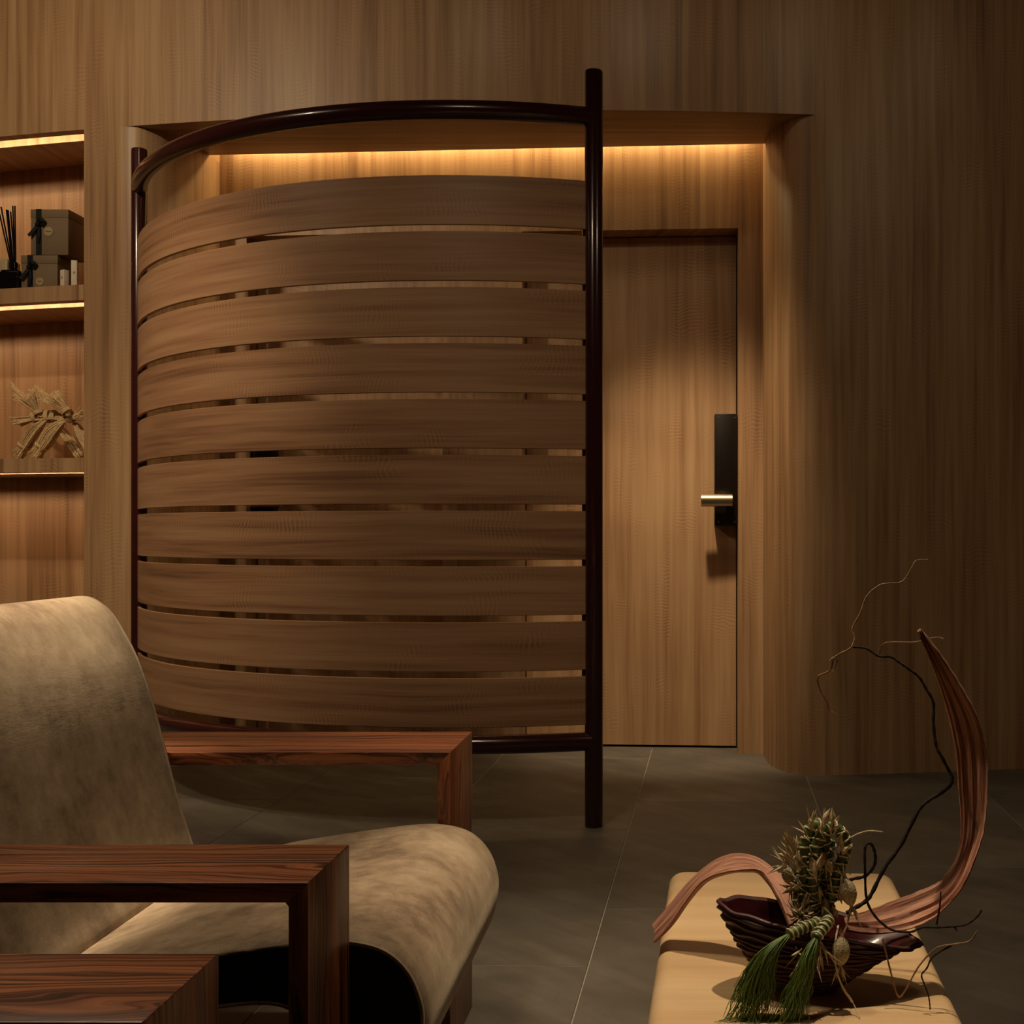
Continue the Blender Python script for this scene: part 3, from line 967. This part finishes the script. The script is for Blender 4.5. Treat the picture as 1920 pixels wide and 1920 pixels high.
loop = [(1578, 1655), (1600, 1648), (1623, 1642), (1639, 1623), (1641, 1603), (1636, 1586), (1629, 1581), (1622, 1590), (1622, 1631), (1625, 1686), (1641, 1718), (1667, 1741), (1690, 1747), (1710, 1747), (1730, 1739), (1760, 1739), (1789, 1737), (1813, 1733), (1833, 1718), (1841, 1706)]
twig('curly_twig', [(loop, 'stem', 0.0022, 0.0010, M_TWIG, 1.565, 1.495), ([(1786, 1737), (1792, 1741), (1794, 1746)], 'twig_tip', 0.0012, 0.0006, M_TWIG, 1.506, 1.506),
                     ([(1764, 1672), (1762, 1700), (1756, 1733)], 'twig_tip', 0.0008, 0.0012, M_TWIG, 1.505, 1.511)],
     'dark looping twig reaching out over the right rim of the bowl', lambda t: 1.565)
low = [(1700, 1752), (1712, 1800), (1722, 1813), (1754, 1779), (1785, 1771), (1817, 1765), (1833, 1745)]
low = [(1655, 1760), (1672, 1830), (1684, 1868), (1697, 1858), (1722, 1813), (1754, 1779), (1785, 1771), (1817, 1765), (1833, 1745)]
twig('curly_twig', [(low, 'stem', 0.0011, 0.0010, M_TWIGP, 1.51, 1.49), ([(1785, 1772), (1750, 1793), (1738, 1815), (1728, 1828), (1733, 1845), (1740, 1864), (1743, 1880), (1744, 1893)], 'twig_tip', 0.0012, 0.0008, M_TWIG, 1.497, 1.482)],
     'thin low twig drooping over the right edge of the table', lambda t: 1.51)

# ------------------------------------------------------------------ dried bundle, tassels, seed heads
def helix(P, rad, pitch, wr, seed, V, Fs):
    rnd = random.Random(seed)
    Q = []
    L = 0
    prev = None
    up = Vector((0.3, 1, 0.1)).normalized()
    fine = []
    for i in range(len(P) - 1):
        for k in range(6):
            fine.append(P[i].lerp(P[i + 1], k / 6))
    for i in range(len(fine)):
        p = fine[i]
        t = (fine[min(i + 1, len(fine) - 1)] - fine[max(i - 1, 0)]).normalized()
        if prev is not None: L += (p - prev).length
        prev = p
        u = (up - t * up.dot(t)).normalized()
        s = t.cross(u)
        a = L / pitch * 2 * math.pi
        Q.append(p + (u * math.cos(a) + s * math.sin(a)) * (rad * (1 + 0.10 * math.sin(L * 700 + seed))))
    tube_data(Q, wr, 5, V, Fs)

def blade(V, Fs, p, d, ln, wd, bend, rnd):
    """pointed dry husk leaf with a curved section"""
    d = d.normalized()
    s = d.cross(Vector((rnd.uniform(-1, 1), rnd.uniform(-1, 1), rnd.uniform(-1, 1)))).normalized()
    nrm = d.cross(s)
    b = len(V)
    m = 6
    for i in range(m + 1):
        t = i / m
        c = p + d * ln * t + nrm * bend * t * t * ln
        w_ = wd * math.sin(math.pi * min(1, t * 0.85 + 0.12)) * (1 - t ** 4) + 0.0002
        V += [c - s * w_, c + nrm * w_ * 0.5, c + s * w_, c - nrm * w_ * 0.12]
    for i in range(m):
        for k in range(4):
            k2 = (k + 1) % 4
            Fs.append((b + i * 4 + k, b + i * 4 + k2, b + (i + 1) * 4 + k2, b + (i + 1) * 4 + k))

def bundle():
    rnd = random.Random(5)
    r = empty('dried_bundle', at(1530, 1725, 1.55))
    tag(r, 'upright bundle of green stalks bound with raffia and dry husks in the bowl', 'dried bundle')
    stalks = [
        ([(1510, 1735), (1507, 1690), (1509, 1640), (1512, 1595), (1518, 1562), (1530, 1547), (1542, 1555), (1545, 1580), (1540, 1610)], 1.545, 0.0078),
        ([(1522, 1738), (1524, 1690), (1526, 1640), (1530, 1590), (1545, 1556), (1563, 1550), (1580, 1566), (1586, 1590), (1578, 1616), (1570, 1640), (1562, 1668), (1552, 1700), (1550, 1728)], 1.535, 0.0070),
        ([(1535, 1735), (1540, 1690), (1546, 1640), (1552, 1600), (1556, 1575)], 1.56, 0.0075),
        ([(1497, 1730), (1496, 1690), (1499, 1640), (1500, 1600), (1503, 1580)], 1.565, 0.0068),
    ]
    for i, (pts, d, rad) in enumerate(stalks):
        P = catmull([at(x, y, d) for x, y in pts], 5)
        st = tube('stalk', P, rad, M_STALK, r, 10)
        V, Fs = [], []
        helix(P, rad + 0.0006, (0.0115, 0.0095, 0.013, 0.012)[i], 0.0013, 3 + i, V, Fs)
        helix(P, rad + 0.0010, -(0.031, 0.026, 0.022, 0.035)[i], 0.0008, 13 + i * 7, V, Fs)
        mesh('raffia_wrap', V, Fs, M_RAFFIA, st)
    V, Fs = [], []
    spots = [(1482, 1585, -0.7, .7), (1488, 1612, -0.9, .4), (1478, 1620, -1, .25), (1492, 1600, -.6, .9), (1520, 1550, -.3, 1), (1548, 1548, .2, 1), (1560, 1556, .5, .9), (1545, 1600, .1, -1), (1552, 1620, .2, -.8), (1560, 1650, .5, -.7),
             (1575, 1600, .6, .4), (1580, 1640, .8, -.5), (1572, 1660, .7, -.8), (1500, 1660, -.8, .1), (1535, 1660, -.2, -.8), (1525, 1610, .0, -1), (1515, 1680, -.5, -.6), (1545, 1690, .3, -.9), (1560, 1700, .5, -.8), (1500, 1630, -.8, .6), (1535, 1575, .2, 1), (1515, 1575, -.5, .9), (1530, 1640, .1, .8)]
    for x, y, ax, az in spots:
        for k in range(7):
            d = Vector((ax * 0.45 + rnd.uniform(-.35, .35), rnd.uniform(-0.30, 0.1), (az + rnd.uniform(-.5, .5)) * 1.3))
            blade(V, Fs, at(x + rnd.uniform(-4, 4), y + rnd.uniform(-8, 8), rnd.choice((1.525, 1.532, 1.54, 1.555))), d, rnd.uniform(0.010, 0.030), rnd.uniform(0.0016, 0.0046), rnd.uniform(-.4, .4), rnd)
    tag(mesh('husks', V, Fs, M_HUSK, r), kind='stuff')
    V, Fs = [], []
    for pts in ([(1592, 1572), (1610, 1563), (1630, 1558), (1655, 1560)], [(1585, 1602), (1592, 1620), (1594, 1640)], [(1590, 1560), (1580, 1555), (1575, 1562)]):
        tube_data(catmull([at(x, y, 1.53) for x, y in pts], 5), 0.0009, 5, V, Fs)
    mesh('raffia_end', V, Fs, M_RAFFIA, r)
bundle()

def tassel(neck, dn_, fan, n_, seed, label):
    rnd = random.Random(seed)
    r = empty('needle_tassel', at(*neck[-1], dn_[1]))
    tag(r, label, 'grass tassel', 'green tassels hanging over the bowl rim')
    m = len(neck)
    P = catmull([at(x, y, dn_[0] + (dn_[1] - dn_[0]) * i / (m - 1)) for i, (x, y) in enumerate(neck)], 5)
    nk = tube('neck', P, 0.0062, M_STALK, r, 10)
    V, Fs = [], []
    helix(P, 0.0068, 0.0070, 0.0013, seed, V, Fs)
    mesh('raffia_wrap', V, Fs, M_RAFFIA, nk)
    V, Fs = [], []
    e = neck[-1]
    for i in range(n_):
        u = rnd.random() ** 0.8
        s = rnd.gauss(0, 0.5)
        s = max(-1, min(1, s))
        ln = rnd.uniform(0.62, 1.0)
        pts = []
        dj = rnd.gauss(0, 0.006)
        for k, (x, y, wd, dd) in enumerate(fan):
            pts.append((x + s * wd + rnd.gauss(0, 1.3) * k * .75, y, dd + dj * min(1, k / 2)))
        q = max(3, int(round(len(pts) * ln)))
        if rnd.random() < 0.06:
            pts[-1] = (pts[-1][0] + rnd.uniform(-22, 22), pts[-1][1] - rnd.uniform(0, 15), pts[-1][2])
        C = catmull([at(*p) for p in pts[:q]], 4)
        for c in C: c.z = max(c.z, TZ + 0.0012)
        tube_data(C, [0.00065 * (1 - 0.55 * j / len(C)) for j in range(len(C))], 4, V, Fs)
    tag(mesh('needles', V, Fs, M_NEEDLE, r), kind='stuff')
tassel([(1538, 1728), (1510, 1738), (1478, 1752)], (1.515, 1.49), [(1482, 1750, 3, 1.490), (1462, 1765, 11, 1.484), (1440, 1790, 20, 1.48), (1425, 1820, 27, 1.477), (1416, 1850, 33, 1.475), (1410, 1880, 38, 1.472), (1402, 1908, 44, 1.468), (1396, 1925, 50, 1.463)], 330, 21,
       'larger green needle tassel hanging from the bowl, left of the other tassel')
tassel([(1555, 1722), (1545, 1738), (1530, 1758)], (1.512, 1.486), [(1532, 1756, 3, 1.486), (1523, 1775, 9, 1.481), (1514, 1800, 14, 1.477), (1506, 1830, 17, 1.474), (1497, 1860, 21, 1.472), (1488, 1890, 26, 1.468), (1478, 1918, 32, 1.465), (1470, 1935, 36, 1.46)], 260, 33,
       'slimmer green needle tassel hanging at the middle of the bowl')

def seed_head(x, y, d, ln, rad, tilt, label, group='dried seed heads in the bowl'):
    rnd = random.Random(int(x * 7 + y))
    c = at(x, y, d)
    r = empty('dried_seed_head', c)
    tag(r, label, 'seed head', group)
    ax = Vector((math.sin(tilt), 0, math.cos(tilt)))
    s = Vector((math.cos(tilt), 0, -math.sin(tilt)))
    yv = Vector((0, 1, 0))
    V, Fs = [], []
    na, nb = 20, 18
    for i in range(nb + 1):
        t = i / nb
        rr = rad * math.sin(math.pi * (0.06 + 0.88 * t)) ** 0.8
        for k in range(na):
            a = 2 * math.pi * (k + 0.5 * (i % 2)) / na
            q = 1.0 + 0.22 * ((k + i) % 2)
            V.append(c + ax * (t - 0.5) * ln + (s * math.cos(a) + yv * math.sin(a)) * rr * q)
    for i in range(nb):
        for k in range(na):
            k2 = (k + 1) % na
            Fs.append((i * na + k, i * na + k2, (i + 1) * na + k2, (i + 1) * na + k))
    Fs.append(tuple(reversed(range(na))))
    Fs.append(tuple(nb * na + k for k in range(na)))
    mesh('cone', V, Fs, M_SEED, r, sharp=12)
    V, Fs = [], []
    for k in range(9):
        a = rnd.uniform(0, 6.28)
        dd = (-ax * 1.0 + (s * math.cos(a) + yv * math.sin(a)) * rnd.uniform(.2, .55))
        blade(V, Fs, c - ax * ln * 0.45, dd, rnd.uniform(.014, .030), 0.0013, rnd.uniform(-.3, .3), rnd)
        if k < 5:
            blade(V, Fs, c + ax * ln * 0.42, ax + (s * math.cos(a) + yv * math.sin(a)) * .3, rnd.uniform(.012, .03), 0.0012, rnd.uniform(-.3, .3), rnd)
    tag(mesh('bracts', V, Fs, M_HUSK, r), kind='stuff')
    return r
seed_head(1577, 1783, 1.497, 0.034, 0.0090, 0.05, 'oval pale seed head hanging in front of the bowl')
seed_head(1590, 1672, 1.525, 0.034, 0.0090, -0.25, 'pale seed head beside the right side of the bundle')
seed_head(1477, 1640, 1.548, 0.026, 0.0065, -0.35, 'small whitish seed head left of the bundle above the arching bark')
def husk_flower(x, y, d, n_, ln, axx, label, sd):
    rnd = random.Random(sd)
    V, Fs = [], []
    c = at(x, y, d)
    for k in range(n_):
        dd = Vector((axx[0] + rnd.gauss(0, .45), axx[1] + rnd.gauss(0, .35), axx[2] + rnd.gauss(0, .45)))
        blade(V, Fs, c + Vector((rnd.gauss(0, .003), rnd.gauss(0, .003), rnd.gauss(0, .003))), dd, ln * rnd.uniform(.6, 1.1), ln * .055, rnd.uniform(-.35, .35), rnd)
    tag(mesh('husk_flower', V, Fs, M_HUSK), label, 'dried flower', 'dry husk flowers in the bowl')
husk_flower(1505, 1722, 1.525, 60, 0.030, (-.15, -.5, .35), 'bristly dry husk flower at the foot of the arching bark', 1)
husk_flower(1530, 1762, 1.492, 16, 0.042, (-.12, -.2, -1), 'drooping oat-like husk between the two green tassels', 2)
husk_flower(1503, 1785, 1.485, 7, 0.030, (-.55, -.1, -1), 'single pale husk blade beside the larger tassel', 3)
V, Fs = [], []
tube_data(catmull([at(*p) for p in ((1572, 1735, 1.51), (1566, 1770, 1.495), (1568, 1815, 1.488), (1580, 1850, 1.486), (1600, 1882, 1.484), (1612, 1908, 1.47))], 6), [0.0012] * 18 + [0.0016] * 6 + [0.0007] * 7, 5, V, Fs)
tag(mesh('raffia_strand', V, Fs, M_RAFFIA), 'long loose raffia strand trailing from bowl to tabletop', 'raffia')

# ------------------------------------------------------------------ things on the shelves
def ribbon_band(name, P, wd, th, mat, parent):
    """flat band lying in X-Z facing the room"""
    V, Fs = [], []
    m = len(P)
    for i in range(m):
        t = (P[min(i + 1, m - 1)] - P[max(i - 1, 0)]).normalized()
        s = t.cross(Vector((0, 1, 0)))
        if s.length < .2: s = Vector((1, 0, 0))
        s.normalize()
        for a, b in ((-1, 0), (1, 0), (1, 1), (-1, 1)):
            V.append(P[i] + s * wd / 2 * a + Vector((0, -th * b, 0)))
    for i in range(m - 1):
        for k in range(4):
            k2 = (k + 1) % 4
            Fs.append((i * 4 + k, i * 4 + k2, (i + 1) * 4 + k2, (i + 1) * 4 + k))
    Fs += [(0, 1, 2, 3), tuple((m - 1) * 4 + k for k in (3, 2, 1, 0))]
    return mesh(name, V, Fs, mat, parent, smooth=False)

def gift_box(x0, x1, y0, dep, z0, z1, rib_x, label, label_at, bow=True):
    r = empty('gift_box', ((x0 + x1) / 2, y0 + dep / 2, z0))
    tag(r, label, 'box', 'gift boxes on the shelf')
    box('carton', x0, x1, y0, y0 + dep, z0, z1 - 0.034, M_BOX, r, 0.0012)
    box('lid', x0 - 0.0012, x1 + 0.0012, y0 - 0.0012, y0 + dep + 0.0012, z1 - 0.034, z1, M_BOX, r, 0.0015)
    yf = y0 - 0.0016
    rb = ribbon_band('ribbon', [Vector((rib_x, yf, z)) for z in lin(z0, z1, 4)], 0.022, 0.001, M_RIBBON, r)
    box('ribbon', rib_x - 0.011, rib_x + 0.011, yf, y0 + dep, z1, z1 + 0.001, M_RIBBON, r)
    if bow:
        zc = z0 + (z1 - z0) * 0.66
        kb = lathe('knot', [(0.004, -0.008), (0.010, -0.005), (0.011, 0.004), (0.005, 0.009)], (rib_x, yf - 0.007, zc), M_RIBBON, r, 12)
        ribbon_band('bow_tail', catmull([(rib_x, yf - 0.004, zc), (rib_x - 0.012, yf - 0.012, zc - 0.022), (rib_x - 0.034, yf - 0.014, zc - 0.048)], 5), 0.013, 0.0015, M_RIBBON, r)
        ribbon_band('bow_loop', catmull([(rib_x, yf - 0.004, zc), (rib_x + 0.012, yf - 0.014, zc + 0.018), (rib_x + 0.026, yf - 0.012, zc + 0.012), (rib_x + 0.014, yf - 0.006, zc - 0.006)], 5), 0.013, 0.0015, M_RIBBON, r)
        ribbon_band('bow_tail', catmull([(rib_x, yf - 0.004, zc), (rib_x + 0.004, yf - 0.006, zc - 0.04), (rib_x - 0.002, yf - 0.004, zc - 0.075)], 5), 0.011, 0.0015, M_RIBBON, r)
    lx, lz, lr = label_at
    V = [(lx + lr * math.cos(2 * math.pi * k / 28), yf, lz + lr * math.sin(2 * math.pi * k / 28)) for k in range(28)]
    V += [(x, yf - 0.0005, z) for x, y, z in V]
    Fs = [tuple(28 + k for k in range(28))] + [(k, (k + 1) % 28, 28 + (k + 1) % 28, 28 + k) for k in range(28)]
    lb = mesh('round_label', V, Fs, M_LABEL, r, smooth=False)
    box('print', lx - lr * .62, lx + lr * .62, yf - 0.0009, yf - 0.0004, lz - 0.0013, lz + 0.0013, M_INK, lb)
    return r
yb_ = 5.075
gx = lambda x, d: (x - CX) / F * d
gift_box(gx(40, yb_), gx(108, yb_), yb_, 0.15, Z2, 2.046, gx(57, yb_), 'flat olive gift box with black ribbon, bottom of the stack on the upper shelf', (gx(75, yb_), Z2 + 0.040, 0.016))
gift_box(gx(58, yb_), gx(128, yb_), yb_, 0.15, 2.0475, 2.232, gx(73, yb_), 'tall olive gift box with black bow, stacked on top of the flat one', (gx(91, yb_), 2.142, 0.0185))
def small_carton(x, d, wx, wy, hz, rot, label):
    X = gx(x, d)
    r = empty('cream_carton', (X, d, Z2))
    tag(r, label, 'carton', 'cream cartons on the shelf')
    box('carton', X - wx / 2, X + wx / 2, d - wy / 2, d + wy / 2, Z2, Z2 + hz, M_CREAM, r, 0.001, rot=((X, d, 0), rot))
    c, s = math.cos(rot), math.sin(rot)
    def fp(u, z): return Vector((X + u * c + (wy / 2 + .0006) * s, d + u * s - (wy / 2 + .0006) * c, z))
    V = [fp(0.004 * math.cos(k * math.pi / 3), Z2 + hz * .55 + 0.007 * math.sin(k * math.pi / 3)) for k in range(6)]
    mesh('printed_emblem', V, [tuple(range(6))], M_LABEL, r, smooth=False)
small_carton(121, 5.0, 0.025, 0.022, 0.070, -0.5, 'short cream carton with a leaf emblem right of the gift boxes')
small_carton(140, 5.02, 0.022, 0.022, 0.112, 0.25, 'tall narrow cream carton against the niche side')

def diffuser():
    d = 5.10
    X = gx(25, d)
    r = empty('reed_diffuser', (X, d, Z2))
    tag(r, 'black glass reed diffuser bottle with black reeds left of the gift boxes', 'diffuser')
    s = 0.041
    bm = bmesh.new()
    bm_box(bm, X - s, X + s, d - s, d + s, Z2, Z2 + 0.086)
    bmesh.ops.bevel(bm, geom=bm.edges[:], offset=0.009, segments=3, affect='EDGES')
    bm_obj('bottle', bm, M_BOTTLE, r, sharp=40)
    lathe('collar', [(0.014, 0.084), (0.014, 0.094), (0.0175, 0.095), (0.0175, 0.122), (0.015, 0.124)], (X, d, Z2), M_BOTTLE, r, 24)
    tops = [(-3, 392), (2, 388), (12, 393), (15, 394), (20, 397), (24, 386), (28, 386)]
    for k, (x, y) in enumerate(tops):
        p0 = Vector((X + (k - 3) * 0.0035, d + 0.004 * math.sin(k * 2), Z2 + 0.118))
        tube('reed', [p0, at(x, y, d + 0.01 * math.cos(k * 1.7))], 0.0032, M_REED, r, 6)
diffuser()
box_o = box('tan_carton', gx(-26, 5.14), gx(14, 5.14), 5.14, 5.24, Z2, 2.045, M_LABEL, None, 0.0015)
tag(box_o, 'tan carton half hidden behind the black diffuser bottle', 'carton')

def straw_figure():
    rnd = random.Random(9)
    d = 5.16
    r = empty('straw_figure', at(80, 860, d))
    r.location.z = Z3
    tag(r, 'woven straw animal figure of tied bundles standing on the lower shelf', 'straw figure')
    def bundle_(name, pts, wid, n_, rad=0.0014, spread=None, dd=0.0, parent=r):
        V, Fs = [], []
        for i in range(n_):
            a, q = rnd.uniform(0, 6.28), math.sqrt(rnd.random())
            P = []
            for k, (x, y) in enumerate(pts):
                w_ = wid[k]
                p = at(x, y, d + dd)
                P.append(p + Vector((math.cos(a) * q * w_, math.sin(a) * q * w_, math.cos(a * 1.7 + 1) * q * w_ * .8)) + Vector((rnd.gauss(0, .0012), 0, rnd.gauss(0, .0012))))
            C = catmull(P, 4)
            ln = rnd.uniform(0.88, 1.0)
            C = C[:max(3, int(len(C) * ln))]
            for c in C: c.z = max(c.z, Z3 + 0.002)
            tube_data(C, rad, 5, V, Fs)
        return tag(mesh(name, V, Fs, M_STRAW, parent), kind='stuff')
    def tie(x, y, rad, ax, parent, dd=0.0, wr=0.0022):
        c = at(x, y, d + dd)
        ax = Vector(ax).normalized()
        u = ax.cross(Vector((0, 1, 0))).normalized()
        v = ax.cross(u)
        V, Fs = [], []
        for j in (-1, 0, 1):
            tube_data([c + ax * j * wr * 1.5 + (u * math.cos(2 * math.pi * k / 16) + v * math.sin(2 * math.pi * k / 16)) * rad for k in range(16)], wr, 6, V, Fs, closed=True)
        mesh('straw_tie', V, Fs, M_STRAW, parent)
    l1 = bundle_('leg', [(82, 790), (66, 808), (50, 832), (42, 844), (32, 858)], [.010, .022, .023, .018, .034], 90, .0020, dd=-0.02)
    tie(44, 836, .0235, (-1, 0, -1.4), l1, -0.02)
    l2 = bundle_('leg', [(118, 790), (100, 808), (84, 832), (74, 844), (64, 858)], [.010, .024, .024, .019, .034], 96, .0020, dd=-0.055)
    tie(77, 836, .0245, (-1, 0, -1.3), l2, -0.055)
    bundle_('leg', [(108, 795), (122, 815), (138, 838), (152, 858)], [.010, .020, .022, .022], 70, .0020, dd=0.06)
    bundle_('leg', [(140, 792), (152, 815), (164, 838), (176, 858)], [.010, .020, .022, .022], 60, .0020, dd=0.02)
    h1 = bundle_('head', [(74, 780), (66, 766), (53, 748), (38, 731)], [.008, .016, .040, .064], 170, .0017, dd=-0.01)
    tie(72, 774, .020, (-.5, 0, 1), h1, -0.01, .0030)
    h2 = bundle_('head', [(128, 778), (117, 764), (101, 749), (84, 737)], [.008, .016, .036, .054], 170, .0017, dd=-0.03)
    tie(124, 771, .021, (-.8, 0, 1), h2, -0.03, .0030)
    b_ = bundle_('body', [(62, 784), (80, 782), (100, 779), (120, 782), (142, 782)], [.016, .021, .023, .021, .016], 90, rad=.0022)
    for x in (66, 90, 102, 132):
        tie(x, 781, .024, (1, 0, 0.1), b_, 0, .0036)
    bundle_('tuft', [(62, 784), (50, 786), (38, 788), (26, 790)], [.010, .015, .021, .028], 46, rad=.0022, dd=-0.01)
    bundle_('tuft', [(140, 784), (150, 780), (160, 778), (170, 776)], [.010, .019, .028, .036], 50, rad=.0022, dd=-0.02)
straw_figure()
